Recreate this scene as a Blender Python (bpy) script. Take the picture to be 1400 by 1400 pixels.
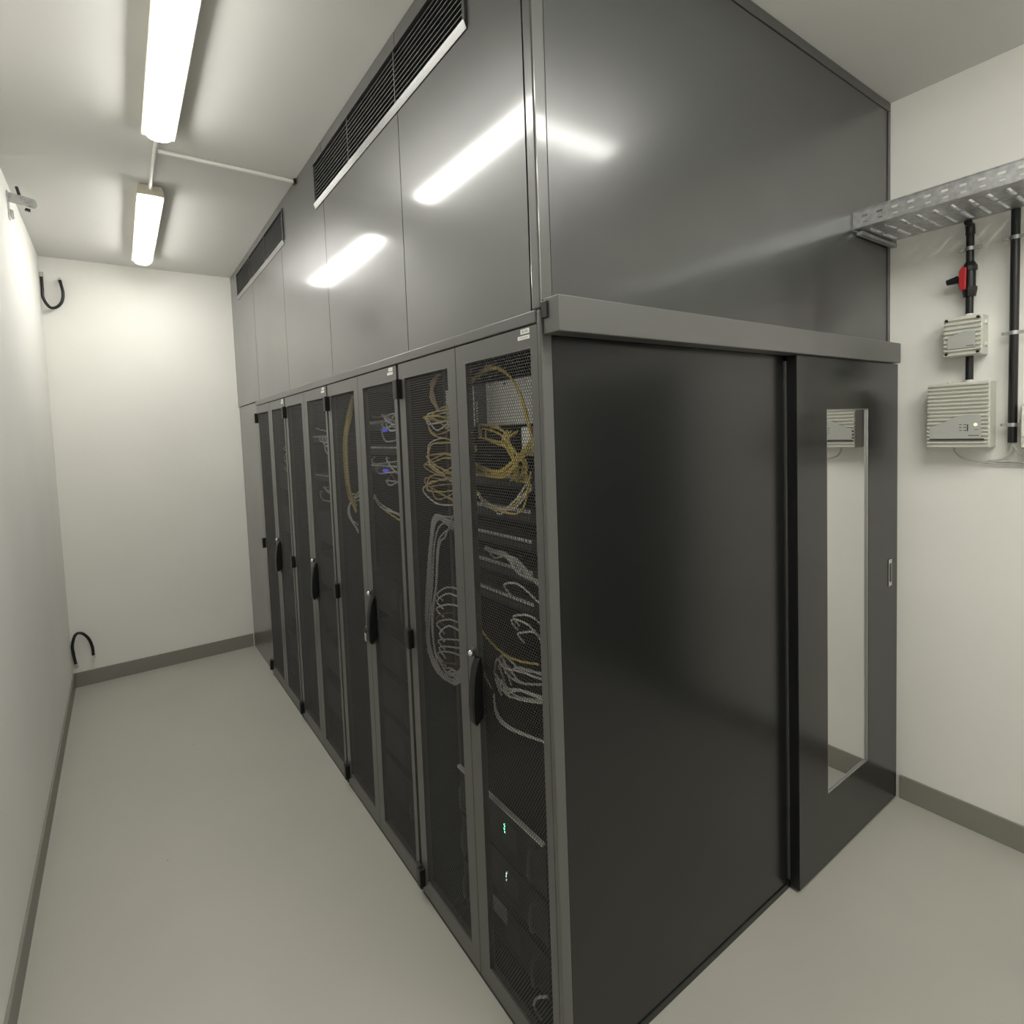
import bpy, math, random
import numpy as np
from mathutils import Vector, Matrix

random.seed(7)
for o in list(bpy.data.objects):
    bpy.data.objects.remove(o, do_unlink=True)
SC = bpy.context.scene
COL = SC.collection

# ------------------------------------------------------------------ room size (metres)
W, L, D, H, REAR = 1.2316, 3.896, 2.014, 3.0908, -2.35
# x=0 : plane of the rack doors, y=0 : plane of the sliding door wall

# ------------------------------------------------------------------ camera
def make_camera():
    cam = bpy.data.cameras.new('camera')
    co = bpy.data.objects.new('camera', cam)
    COL.objects.link(co)
    yaw, pitch, roll = 0.58921, 0.05717, 0.03978
    f, px, py = 741.19, 658.85, 633.59
    fwd = Vector((math.sin(yaw) * math.cos(pitch), math.cos(yaw) * math.cos(pitch), -math.sin(pitch)))
    right = Vector((math.cos(yaw), -math.sin(yaw), 0))
    down = fwd.cross(right)
    c, s = math.cos(roll), math.sin(roll)
    r2 = c * right + s * down
    d2 = -s * right + c * down
    m = Matrix((r2, -d2, -fwd)).transposed().to_4x4()
    m.translation = Vector((-0.85326, -1.0, 1.74131))
    co.matrix_world = m
    cam.sensor_fit = 'HORIZONTAL'
    cam.sensor_width = 36
    cam.lens = f / 1400 * 36
    cam.shift_x = (700 - px) / 1400
    cam.shift_y = (py - 700) / 1400
    cam.clip_start = 0.02
    SC.camera = co
make_camera()

# ------------------------------------------------------------------ world, exposure
LAMP_COLOR = (1.0, 0.988, 0.935)
LAMP_STRENGTH = 17.0
world = bpy.data.worlds.new('world')
SC.world = world
world.use_nodes = True
world.node_tree.nodes['Background'].inputs[0].default_value = (0.5, 0.5, 0.5, 1)
world.node_tree.nodes['Background'].inputs[1].default_value = 0.02
SC.view_settings.view_transform = 'Standard'
SC.view_settings.look = 'None'
SC.view_settings.gamma = 1
SC.view_settings.use_curve_mapping = False
SC.view_settings.exposure = 0.98

# ------------------------------------------------------------------ materials
MATS = {}
def mat(name, color, rough=0.5, metal=0.0, spec=0.5, coat=0.0, coat_rough=0.1, emit=None, emit_s=0.0,
        noise=None, bump=None, rough_var=None, trans=0.0, speck=None):
    m = bpy.data.materials.new(name)
    m.use_nodes = True
    nt = m.node_tree
    b = nt.nodes['Principled BSDF']
    b.inputs['Base Color'].default_value = (*color, 1)
    b.inputs['Roughness'].default_value = rough
    b.inputs['Metallic'].default_value = metal
    b.inputs['Specular IOR Level'].default_value = spec
    b.inputs['Coat Weight'].default_value = coat
    b.inputs['Coat Roughness'].default_value = coat_rough
    b.inputs['Transmission Weight'].default_value = trans
    if emit:
        b.inputs['Emission Color'].default_value = (*emit, 1)
        b.inputs['Emission Strength'].default_value = emit_s
    tc = nt.nodes.new('ShaderNodeTexCoord')
    geo = nt.nodes.new('ShaderNodeNewGeometry')
    col_out = None
    if noise:                      # (scale, amount)
        n = nt.nodes.new('ShaderNodeTexNoise')
        n.inputs['Scale'].default_value = noise[0]
        n.inputs['Detail'].default_value = 4
        nt.links.new(geo.outputs['Position'], n.inputs['Vector'])
        r = nt.nodes.new('ShaderNodeValToRGB')
        a = noise[1]
        r.color_ramp.elements[0].position = 0.3
        r.color_ramp.elements[1].position = 0.7
        r.color_ramp.elements[0].color = (*[c * (1 - a) for c in color], 1)
        r.color_ramp.elements[1].color = (*[min(1, c * (1 + a)) for c in color], 1)
        nt.links.new(n.outputs['Fac'], r.inputs['Fac'])
        col_out = r.outputs['Color']
    if speck:                      # (scale, threshold, colour)
        v = nt.nodes.new('ShaderNodeTexVoronoi')
        v.inputs['Scale'].default_value = speck[0]
        nt.links.new(geo.outputs['Position'], v.inputs['Vector'])
        lt = nt.nodes.new('ShaderNodeMath'); lt.operation = 'LESS_THAN'
        lt.inputs[1].default_value = speck[1]
        nt.links.new(v.outputs['Distance'], lt.inputs[0])
        n3 = nt.nodes.new('ShaderNodeTexNoise'); n3.inputs['Scale'].default_value = 2.3
        nt.links.new(geo.outputs['Position'], n3.inputs['Vector'])
        g = nt.nodes.new('ShaderNodeMath'); g.operation = 'GREATER_THAN'; g.inputs[1].default_value = 0.56
        nt.links.new(n3.outputs['Fac'], g.inputs[0])
        mu = nt.nodes.new('ShaderNodeMath'); mu.operation = 'MULTIPLY'
        nt.links.new(lt.outputs[0], mu.inputs[0]); nt.links.new(g.outputs[0], mu.inputs[1])
        mx = nt.nodes.new('ShaderNodeMix'); mx.data_type = 'RGBA'
        nt.links.new(mu.outputs[0], mx.inputs['Factor'])
        if col_out: nt.links.new(col_out, mx.inputs[6])
        else: mx.inputs[6].default_value = (*color, 1)
        mx.inputs[7].default_value = (*speck[2], 1)
        col_out = mx.outputs[2]
    if col_out:
        nt.links.new(col_out, b.inputs['Base Color'])
    if rough_var:                  # (scale, lo, hi)
        n2 = nt.nodes.new('ShaderNodeTexNoise')
        n2.inputs['Scale'].default_value = rough_var[0]
        n2.inputs['Detail'].default_value = 3
        nt.links.new(geo.outputs['Position'], n2.inputs['Vector'])
        mr = nt.nodes.new('ShaderNodeMapRange')
        mr.inputs['To Min'].default_value = rough_var[1]
        mr.inputs['To Max'].default_value = rough_var[2]
        nt.links.new(n2.outputs['Fac'], mr.inputs['Value'])
        nt.links.new(mr.outputs['Result'], b.inputs['Roughness'])
    if bump:                       # (scale, strength, distance)
        nb = nt.nodes.new('ShaderNodeTexNoise')
        nb.inputs['Scale'].default_value = bump[0]
        nb.inputs['Detail'].default_value = 3
        nt.links.new(geo.outputs['Position'], nb.inputs['Vector'])
        bp = nt.nodes.new('ShaderNodeBump')
        bp.inputs['Strength'].default_value = bump[1]
        bp.inputs['Distance'].default_value = bump[2]
        nt.links.new(nb.outputs['Fac'], bp.inputs['Height'])
        nt.links.new(bp.outputs['Normal'], b.inputs['Normal'])
    MATS[name] = m
    return m

mat('wall_paint', (0.87, 0.86, 0.815), 0.75, spec=0.25, noise=(1.7, 0.02), bump=(140, 0.12, 0.002))
mat('ceiling_paint', (0.73, 0.725, 0.695), 0.8, spec=0.2, noise=(1.1, 0.02))
mat('floor_epoxy', (0.46, 0.452, 0.402), 0.42, spec=0.45, noise=(2.2, 0.025), rough_var=(3.0, 0.36, 0.5),
    speck=(9, 0.035, (0.22, 0.2, 0.17)), bump=(7, 0.05, 0.004))
mat('skirting_paint', (0.26, 0.252, 0.215), 0.5, spec=0.4)
mat('panel_metal', (0.066, 0.067, 0.063), 0.36, spec=0.6, coat=0.8, coat_rough=0.11, rough_var=(2.5, 0.33, 0.42), bump=(2.2, 0.02, 0.01))
mat('black_metal', (0.010, 0.0105, 0.0102), 0.22, spec=0.5, bump=(3.0, 0.015, 0.008))
mat('front_metal', (0.034, 0.035, 0.034), 0.3, spec=0.7, coat=0.5, coat_rough=0.14, rough_var=(3.0, 0.3, 0.38), bump=(3.0, 0.02, 0.01))
mat('rack_metal', (0.1, 0.1, 0.095), 0.4, spec=0.5, coat=0.25, coat_rough=0.2)
mat('mesh_metal', (0.06, 0.06, 0.057), 0.45, spec=0.5)
mat('inside_metal', (0.02, 0.02, 0.02), 0.5, spec=0.4)
mat('black_plastic', (0.008, 0.008, 0.008), 0.35, spec=0.5)
mat('black_gap', (0.004, 0.004, 0.004), 0.8, spec=0.1)
mat('louvre_metal', (0.3, 0.3, 0.3), 0.3, metal=0.9)
mat('brushed_alu', (0.5, 0.5, 0.5), 0.28, metal=1.0)
mat('anodised', (0.34, 0.34, 0.34), 0.25, metal=1.0)
mat('chrome', (0.72, 0.72, 0.72), 0.15, metal=1.0)
mat('galvanised', (0.55, 0.56, 0.56), 0.38, metal=0.85, noise=(45, 0.18), rough_var=(40, 0.3, 0.5))
mat('mirror_glass', (0.74, 0.745, 0.74), 0.015, metal=1.0)
mat('pvc_black', (0.012, 0.012, 0.013), 0.3, spec=0.5)
mat('valve_red', (0.5, 0.02, 0.025), 0.4)
mat('box_grey', (0.64, 0.64, 0.57), 0.45)
mat('box_plate', (0.46, 0.47, 0.44), 0.4)
mat('print_dark', (0.04, 0.04, 0.04), 0.5)
mat('white_plastic', (0.78, 0.77, 0.72), 0.4)
mat('lamp_housing', (0.62, 0.58, 0.48), 0.5)
mat('lamp_diffuser', (0.9, 0.9, 0.86), 0.4, emit=LAMP_COLOR, emit_s=LAMP_STRENGTH)
mat('led_green', (0.05, 0.3, 0.1), 0.4, emit=(0.1, 1.0, 0.35), emit_s=5)
mat('led_white', (0.3, 0.4, 0.4), 0.4, emit=(0.6, 0.95, 0.85), emit_s=1.2)
mat('led_amber', (0.6, 0.55, 0.1), 0.4, emit=(1.0, 0.95, 0.35), emit_s=1.2)
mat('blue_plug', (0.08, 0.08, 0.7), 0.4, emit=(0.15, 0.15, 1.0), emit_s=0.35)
mat('cable_yellow', (0.66, 0.52, 0.13), 0.4)
mat('cable_orange', (0.5, 0.36, 0.2), 0.45)
mat('cable_grey', (0.48, 0.48, 0.46), 0.4)
mat('cable_white', (0.7, 0.69, 0.65), 0.4)
mat('cable_red', (0.16, 0.045, 0.04), 0.45)
mat('sticker', (0.82, 0.82, 0.78), 0.5)
mat('device_light', (0.82, 0.82, 0.8), 0.35)
mat('port_white', (0.62, 0.62, 0.6), 0.4)
mat('steel_door', (0.055, 0.056, 0.055), 0.45)

# ------------------------------------------------------------------ mesh builder
class MB:
    def __init__(s):
        s.v = []; s.f = []
    def add(s, vs, fs):
        n = len(s.v)
        s.v += [tuple(v) for v in vs]
        s.f += [tuple(i + n for i in f) for f in fs]
        return s
    def box(s, x0, x1, y0, y1, z0, z1):
        return s.add([(x0, y0, z0), (x1, y0, z0), (x1, y1, z0), (x0, y1, z0), (x0, y0, z1), (x1, y0, z1), (x1, y1, z1), (x0, y1, z1)],
                     [(0, 3, 2, 1), (4, 5, 6, 7), (0, 1, 5, 4), (1, 2, 6, 5), (2, 3, 7, 6), (3, 0, 4, 7)])
    def prism(s, prof, axis, a, b):
        """prof: list of 2D points in the plane normal to axis; extruded from a to b"""
        n = len(prof)
        def p3(p, t):
            if axis == 0: return (t, p[0], p[1])
            if axis == 1: return (p[0], t, p[1])
            return (p[0], p[1], t)
        vs = [p3(p, a) for p in prof] + [p3(p, b) for p in prof]
        fs = [tuple(range(n))[::-1], tuple(range(n, 2 * n))]
        fs += [(i, (i + 1) % n, n + (i + 1) % n, n + i) for i in range(n)]
        return s.add(vs, fs)
    def tube(s, pts, r, n=8, caps=True):
        pts = [Vector(p) for p in pts]
        rs = r if isinstance(r, (list, tuple)) else [r] * len(pts)
        vs = []; ref = None
        for i, p in enumerate(pts):
            t = (pts[min(i + 1, len(pts) - 1)] - pts[max(i - 1, 0)])
            if t.length < 1e-9: t = Vector((0, 0, 1))
            t.normalize()
            if ref is None:
                ref = Vector((1, 0, 0)) if abs(t.x) < 0.8 else Vector((0, 1, 0))
            u = (ref - t * ref.dot(t)).normalized(); ref = u
            w = t.cross(u)
            for k in range(n):
                a = 2 * math.pi * k / n
                vs.append(p + (u * math.cos(a) + w * math.sin(a)) * rs[i])
        fs = []
        for i in range(len(pts) - 1):
            for k in range(n):
                k2 = (k + 1) % n
                fs.append((i * n + k, i * n + k2, (i + 1) * n + k2, (i + 1) * n + k))
        if caps:
            fs.append(tuple(range(n))[::-1])
            fs.append(tuple((len(pts) - 1) * n + k for k in range(n)))
        return s.add(vs, fs)
    def cyl(s, p0, p1, r, n=16, r1=None):
        return s.tube([p0, p1], [r, r if r1 is None else r1], n)
    def ball(s, c, r, n=10, m=6):
        pts = []; rs = []
        for i in range(m + 1):
            a = math.pi * i / m
            pts.append((c[0], c[1], c[2] - r * math.cos(a))); rs.append(max(1e-4, r * math.sin(a)))
        return s.tube(pts, rs, n)
    def build(s, name, material, parent=None, bevel=0, smooth=False, kind=None, label=None, segs=2):
        me = bpy.data.meshes.new(name)
        me.from_pydata(s.v, [], s.f)
        me.validate()
        me.materials.append(MATS[material])
        o = bpy.data.objects.new(name, me)
        COL.objects.link(o)
        if parent:
            o.parent = parent
        if smooth:
            me.shade_smooth()
            try: me.set_sharp_from_angle(angle=math.radians(50))
            except Exception: pass
        if bevel:
            md = o.modifiers.new('bevel', 'BEVEL'); md.width = bevel; md.segments = segs; md.limit_method = 'ANGLE'
            md.harden_normals = False
        if kind: o['kind'] = kind
        if label: o['label'] = label
        return o

def tag(o, label, cat, group=None):
    o['label'] = label; o['category'] = cat
    if group: o['group'] = group
    return o

def thing(name, label, cat, loc=(0, 0, 0), group=None):
    o = bpy.data.objects.new(name, None)
    COL.objects.link(o)
    o.empty_display_size = 0.1
    o.location = loc
    return tag(o, label, cat, group)

def copy_tree(o, parent=None):
    c = o.copy(); COL.objects.link(c); c.parent = parent
    for ch in list(o.children):
        copy_tree(ch, c)
    return c

def spline(pts, n=10):
    """Catmull-Rom through the points"""
    P = [Vector(p) for p in pts]
    P = [P[0] * 2 - P[1]] + P + [P[-1] * 2 - P[-2]]
    out = []
    for i in range(1, len(P) - 2):
        for k in range(n):
            t = k / n
            a, b, c, d = P[i - 1], P[i], P[i + 1], P[i + 2]
            out.append(0.5 * ((2 * b) + (c - a) * t + (2 * a - 5 * b + 4 * c - d) * t * t + (3 * b - a - 3 * c + d) * t ** 3))
    out.append(P[-2])
    return out

def struct(o):
    o['kind'] = 'structure'
    return o

# ------------------------------------------------------------------ the room shell
T = 0.12
struct(MB().box(-W - T, D + T, REAR - T, L + T, -0.12, 0).build('floor', 'floor_epoxy'))
struct(MB().box(-W - T, D + T, REAR - T, L + T, H, H + 0.12).build('ceiling', 'ceiling_paint'))
struct(MB().box(-W - T, -W, REAR - T, L + T, 0, H).build('wall_left', 'wall_paint'))
struct(MB().box(D, D + T, REAR - T, L + T, 0, H).build('wall_right', 'wall_paint'))
struct(MB().box(-W, D, L, L + T, 0, H).build('wall_back', 'wall_paint'))
struct(MB().box(-W, D, REAR - T, REAR, 0, H).build('wall_rear', 'wall_paint'))
BB, BT = 0.108, 0.010
struct(MB().box(-W, -W + BT, REAR, L, 0, BB).build('baseboard_left', 'skirting_paint', bevel=0.002))
struct(MB().box(-W + BT, 0.0, L - BT, L, 0, BB).build('baseboard_back', 'skirting_paint', bevel=0.002))
struct(MB().box(D - BT, D, -1.048, -0.045, 0, BB).build('baseboard_right', 'skirting_paint', bevel=0.002))
struct(MB().box(-W + BT, D, REAR, REAR + BT, 0, BB).build('baseboard_rear', 'skirting_paint', bevel=0.002))
# steel door of the room in the right wall beside the camera (seen only as a dark reflection in the black panels)
dr = struct(MB().box(D - 0.03, D - 0.0005, -2.10, -1.10, 0, 2.05).build('door_1', 'steel_door', bevel=0.004))
df = MB()
for a in ((-2.15, -2.101, 0, 2.10), (-1.099, -1.05, 0, 2.10), (-2.101, -1.099, 2.051, 2.10)):
    df.box(D - 0.045, D - 0.0005, *a)
df.build('door_frame', 'steel_door', dr)
MB().tube([(D - 0.031, -1.18, 1.05), (D - 0.08, -1.18, 1.05), (D - 0.08, -1.30, 1.05)], 0.01, 8).build('door_handle', 'chrome', dr, smooth=True)

# ------------------------------------------------------------------ lamps
def lamp(label, cx, cy, along, length=1.21):
    t = thing('ceiling_lamp', label, 'ceiling lamp', (cx, cy, H), 'linear ceiling lamps')
    h = length / 2
    def pt(a, b, z):   # a along, b across
        return (b, a, z) if along == 'y' else (a, b, z)
    def ring_prism(prof, z_is, a0, a1):
        m = MB()
        n = len(prof)
        vs = [pt(a0, p[0], p[1]) for p in prof] + [pt(a1, p[0], p[1]) for p in prof]
        fs = [tuple(range(n)), tuple(range(n, 2 * n))[::-1]] + [(i, n + i, n + (i + 1) % n, (i + 1) % n) for i in range(n)]
        return m.add(vs, fs)
    hous = [(-0.052, -0.002), (0.052, -0.002), (0.064, -0.049), (0.063, -0.055), (-0.063, -0.055), (-0.064, -0.049)]
    ring_prism(hous, 1, -h - 0.012, h + 0.012).build('housing', 'lamp_housing', t, bevel=0.003)
    # rounded opal diffuser with tapered round ends
    m = MB(); secs = []
    for a, k in ((-h, 0.35), (-h + 0.008, 0.72), (-h + 0.03, 0.96), (-h + 0.05, 1), (h - 0.05, 1), (h - 0.03, 0.96), (h - 0.008, 0.72), (h, 0.35)):
        sec = []
        for i in range(13):
            ang = math.pi * i / 12
            sec.append(pt(a, math.cos(ang) * 0.049 * (0.5 + 0.5 * k), -0.0545 - 0.032 * k * math.sin(ang) ** 0.6))
        secs.append(sec)
    n = 13
    vs = [v for s_ in secs for v in s_]
    fs = []
    for i in range(len(secs) - 1):
        for k in range(n - 1):
            fs.append((i * n + k, i * n + k + 1, (i + 1) * n + k + 1, (i + 1) * n + k))
    fs += [tuple(range(n)), tuple(range((len(secs) - 1) * n, len(secs) * n))[::-1]]
    m.add(vs, fs).build('diffuser', 'lamp_diffuser', t, smooth=True)
    for e in (-1, 1):      # cable glands on both ends
        g = MB()
        g.cyl(pt(e * (h + 0.012), 0, -0.022), pt(e * (h + 0.042), 0, -0.022), 0.012, 12)
        g.build('cable_gland', 'white_plastic', t, smooth=True)
    return t
lamp('long bright linear ceiling lamp cut by the top edge of the photo', -0.628, 1.085, 'y')
lamp('smaller looking linear ceiling lamp nearest the back wall', -0.628, 2.94, 'y')
lamp('linear ceiling lamp crossing in front of the sliding door, mirrored in the dark panels', 0.56, -0.82, 'x')
lamp('added linear fill lamp, unseen on the ceiling just behind the camera, beside the steel door', 0.56, -1.45, 'x')  # unseen lamp, added to lighten the right wall
lamp('rearmost added linear fill lamp, unseen on the ceiling close to the rear wall', 0.56, -2.05, 'x')  # second added lamp out of view, more fill for the right wall

c = MB().cyl((-0.629, 1.733, H - 0.022), (-0.629, 2.292, H - 0.022), 0.0095, 10).build('conduit', 'white_plastic', smooth=True)
tag(c, 'thin grey conduit on the ceiling joining the two lamps', 'conduit')
c = MB().cyl((-0.617, 1.905, H - 0.014), (-0.013, 1.912, H - 0.014), 0.0095, 10).build('conduit', 'white_plastic', smooth=True)
tag(c, 'white conduit running across the ceiling to the dark cabinet row', 'conduit')
b = MB()
b.box(-0.012, -0.001, 1.897, 1.927, H - 0.028, H - 0.003)
tag(b.build('cable_clip', 'black_plastic', bevel=0.002), 'small clip at the cabinet end of the ceiling conduit', 'clip')

# ------------------------------------------------------------------ containment above and around the racks
RW = 0.797                       # rack pitch
RE = 4 * RW                      # end of rack row
cont = thing('aisle_enclosure', 'dark grey sheet metal enclosure on top of the racks reaching the ceiling', 'enclosure', (0, 0, 0))
cuts = [0.034, 0.703, 1.495, 2.262, 3.07, L - 0.002]
G1 = (0.262, 1.605, 2.826, 3.036)       # ventilation openings y0,y1,z0,z1
G2 = (2.185, 3.60, 2.844, 3.044)
ZB, ZT = 2.031, H - 0.002
def panel_with_opening(y0, y1):
    m = MB()
    rects = [(y0, y1, ZB, ZT)]
    for g in (G1, G2):
        out = []
        for a, b_, c_, d_ in rects:
            oy0, oy1 = max(a, g[0]), min(b_, g[1]); oz0, oz1 = max(c_, g[2]), min(d_, g[3])
            if oy0 >= oy1 or oz0 >= oz1:
                out.append((a, b_, c_, d_)); continue
            if oy0 > a: out.append((a, oy0, c_, d_))
            if oy1 < b_: out.append((oy1, b_, c_, d_))
            out.append((oy0, oy1, c_, oz0)); out.append((oy0, oy1, oz1, d_))
        rects = out
    for a, b_, c_, d_ in rects:
        m.box(0, 0.018, a, b_, c_, d_)
    return m
for i in range(5):
    y0, y1 = cuts[i] + 0.0021, cuts[i + 1] - 0.0021
    m = panel_with_opening(y0, y1)
    m.build('side_panel', 'panel_metal', cont)
# dark backing behind the joints
MB().box(0.0185, 0.03, 0.03, L - 0.002, ZB, G2[2] - 0.03).build('backing_plate', 'black_gap', cont)
# rail between the doors and the upper panels
MB().box(-0.003, 0.03, 0.017, RE + 0.01, 1.9995, 2.0305).build('bottom_rail', 'rack_metal', cont, bevel=0.003)
# corner post upper and lower
MB().box(0.0, 0.04, 0.0, 0.034, 2.031, ZT).build('corner_post', 'panel_metal', cont, bevel=0.005, segs=3)

# front face
MB().box(0.041, 1.985, 0.003, 0.02, 2.0, 3.049).build('front_upper_panel', 'front_metal', cont)
MB().box(0.041, D - 0.001, -0.001, 0.02, 3.051, ZT).build('top_trim', 'front_metal', cont, bevel=0.002)
MB().box(1.987, D - 0.001, -0.001, 0.02, 2.0, 3.049).build('edge_trim', 'front_metal', cont, bevel=0.002)
part = thing('front_partition', 'black glossy fixed wall panel with the sliding track cover on top', 'partition', (0.57, 0, 0))
class OB(MB):
    def box(s, x0, x1, *r): return MB.box(s, x0 - 0.57, x1 - 0.57, *r)
OB().box(0.035, 1.16, 0.003, 0.016, 0.026, 1.999).build('fixed_panel', 'black_metal', part)
OB().box(-0.002, 0.034, 0.0, 0.0155, 0.0, 2.0295).build('corner_post', 'rack_metal', part, bevel=0.005, segs=3)
OB().box(0.035, 1.16, -0.0005, 0.016, 0.0, 0.025).build('base_rail', 'black_metal', part, bevel=0.002)
OB().box(1.122, 1.128, -0.003, 0.003, 0.03, 1.95).build('brush_seal', 'brushed_alu', part)
# sliding track cover
OB().box(0.006, 1.968, -0.056, -0.0015, 1.968, 2.052).build('track_cover', 'rack_metal', part, bevel=0.0025)
OB().box(0.001, 0.006, -0.02, 0.0, 2.005, 2.045).build('corner_clip', 'black_plastic', part, bevel=0.002)
# plain filler panel between last rack and the back wall
fp = MB().box(0.008, 0.028, RE + 0.002, L - 0.0025, 0.0, 2.028).build('filler_sheet', 'panel_metal', bevel=0.002)
tag(fp, 'plain grey metal sheet closing the gap between the farthest rack and the back wall', 'metal sheet')

# ------------------------------------------------------------------ ventilation grilles
def grille(label, g):
    y0, y1, z0, z1 = g
    t = thing('ventilation_grille', label, 'grille', (0, (y0 + y1) / 2, z0), 'dark louvred ventilation grilles')
    oy, oz = (y0 + y1) / 2, z0
    fr = 0.022
    e = 0.0015
    a0, a1, b0, b1 = y0 - oy + e, y1 - oy - e, e, z1 - z0 - e
    MB().prism([(-0.003, b0), (0.05, b0), (0.05, b0 + fr), (-0.013, b0 + fr)], 1, a0, a1).build('bottom_frame', 'anodised', t, bevel=0.001)
    MB().prism([(-0.012, b1 - fr * 0.6), (0.05, b1 - fr * 0.6), (0.05, b1), (-0.004, b1)], 1, a0, a1).build('top_frame', 'anodised', t, bevel=0.001)
    for u0, u1 in ((a0, a0 + 0.012), (a1 - 0.012, a1)):
        MB().box(-0.008, 0.05, u0, u1, b0 + fr, b1 - fr * 0.6).build('side_frame', 'mesh_metal', t)
    MB().box(0.052, 0.056, a0, a1, b0, b1).build('back_plate', 'black_gap', t)
    n = 10
    z_lo, z_hi = b0 + fr + 0.004, b1 - fr * 0.6 - 0.004
    sl = MB().prism([(-0.003, 0.0), (0.03, 0.014), (0.03, 0.0155), (-0.003, 0.0032)], 1, a0 + 0.012, a1 - 0.012)
    first = None
    for i in range(n):
        z = z_lo + (z_hi - z_lo - 0.006) * (i + 0.25) / (n - 0.5)
        if first is None:
            s_ = sl.build('louvre_slat', 'louvre_metal', t); first = s_
        else:
            s_ = first.copy(); COL.objects.link(s_); s_.parent = t
        s_.location = (0, 0, z)
    for q in (1, 2):
        yy = a0 + (a1 - a0) * q / 3
        MB().box(-0.004, 0.03, yy - 0.003, yy + 0.003, b0 + fr, b1 - fr * 0.6).build('divider', 'louvre_metal', t)
    return t
grille('large louvred ventilation grille at the top edge, nearer the camera', G1)
grille('smaller looking louvred ventilation grille near the back wall', G2)

# ------------------------------------------------------------------ sliding door
sd = thing('sliding_door', 'dark grey sliding door with tall narrow mirrored window, standing by the right wall', 'door', (1.55, -0.02, 0.0))
ox, oy = 1.55, -0.02
X0, X1, Y0, Y1 = 1.121 - ox, 1.992 - ox, -0.037 - oy, -0.004 - oy
wx0, wx1, wz0, wz1 = 1.340 - ox, 1.700 - ox, 0.288, 1.776
m = MB()
for a in ((X0, wx0, 0.012, 1.966), (wx1, X1, 0.012, 1.966), (wx0, wx1, 0.012, wz0), (wx0, wx1, wz1, 1.966)):
    m.box(a[0], a[1], Y0, Y1, a[2], a[3])
m.build('door_leaf', 'black_metal', sd)
MB().box(X0 - 0.003, X0 - 0.0003, Y0 + 0.002, Y1, 0.012, 1.966).build('edge_strip', 'black_plastic', sd)
MB().box(wx0 - 0.0, wx1 + 0.0, Y0 + 0.008, Y0 + 0.014, wz0, wz1).build('window_pane', 'mirror_glass', sd)
fm = MB()
for a in ((wx0, wx1, wz0, wz0 + 0.004), (wx0, wx1, wz1 - 0.004, wz1)):
    fm.box(a[0], a[1], Y0 + 0.001, Y0 + 0.0075, a[2], a[3])
for a in ((wx0, wx0 + 0.004), (wx1 - 0.004, wx1)):
    fm.box(a[0], a[1], Y0 + 0.001, Y0 + 0.0075, wz0 + 0.004, wz1 - 0.004)
fm.build('window_frame', 'brushed_alu', sd)
hp = MB().box(1.897 - ox, 1.928 - ox, Y0 - 0.003, Y0 - 0.0003, 1.0, 1.118).build('pull_handle', 'chrome', sd, bevel=0.001)
MB().box(1.905 - ox, 1.92 - ox, Y0 - 0.0042, Y0 - 0.0031, 1.018, 1.1).build('finger_recess', 'black_plastic', hp)

# ------------------------------------------------------------------ server racks
def perforated(name, y0, y1, z0, z1, x=0.005, pitch=0.0092, hole=0.0040, thick=0.0011):
    """sheet of hexagonal holes: ring around each hole plus the hole's wall"""
    rowh = pitch * math.sqrt(3) / 2
    R = pitch / math.sqrt(3)
    ang = np.radians(90 + 60 * np.arange(6))
    nz = int((z1 - z0) / rowh) + 2
    ny = int((y1 - y0) / pitch) + 2
    cs = []
    for j in range(nz):
        off = (j % 2) * pitch / 2
        for i in range(ny):
            cs.append((y0 + i * pitch + off, z0 + j * rowh))
    cs = np.array(cs)
    N = len(cs)
    outer = np.stack([np.cos(ang) * R, np.sin(ang) * R], 1)
    inner = np.stack([np.cos(ang) * hole * 1.1547, np.sin(ang) * hole * 1.1547], 1)
    P = np.zeros((N, 18, 3), np.float32)
    P[:, 0:6, 1:] = cs[:, None, :] + outer[None]
    P[:, 6:12, 1:] = cs[:, None, :] + inner[None]
    P[:, 12:18, 1:] = cs[:, None, :] + inner[None]
    P[:, 0:12, 0] = x
    P[:, 12:18, 0] = x + thick
    P[:, :, 1] = np.clip(P[:, :, 1], y0 - 0.004, y1 + 0.004)
    P[:, :, 2] = np.clip(P[:, :, 2], z0 - 0.004, z1 + 0.004)
    q = []
    for k in range(6):
        k2 = (k + 1) % 6
        q.append((k, 6 + k, 6 + k2, k2))
    for k in range(6):
        k2 = (k + 1) % 6
        q.append((6 + k, 12 + k, 12 + k2, 6 + k2))
    q = np.array(q)
    F = (q[None] + (np.arange(N) * 18)[:, None, None]).reshape(-1)
    me = bpy.data.meshes.new(name)
    me.vertices.add(N * 18); me.vertices.foreach_set('co', P.reshape(-1))
    nf = N * 12
    me.loops.add(nf * 4); me.loops.foreach_set('vertex_index', F.astype(np.int32))
    me.polygons.add(nf)
    me.polygons.foreach_set('loop_start', np.arange(nf, dtype=np.int32) * 4)
    me.polygons.foreach_set('loop_total', np.full(nf, 4, np.int32))
    me.update(calc_edges=True)
    me.materials.append(MATS['mesh_metal'])
    return me
MESH_A = perforated('perforated_sheet', 0.043, 0.343, 0.080, 1.942)

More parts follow.
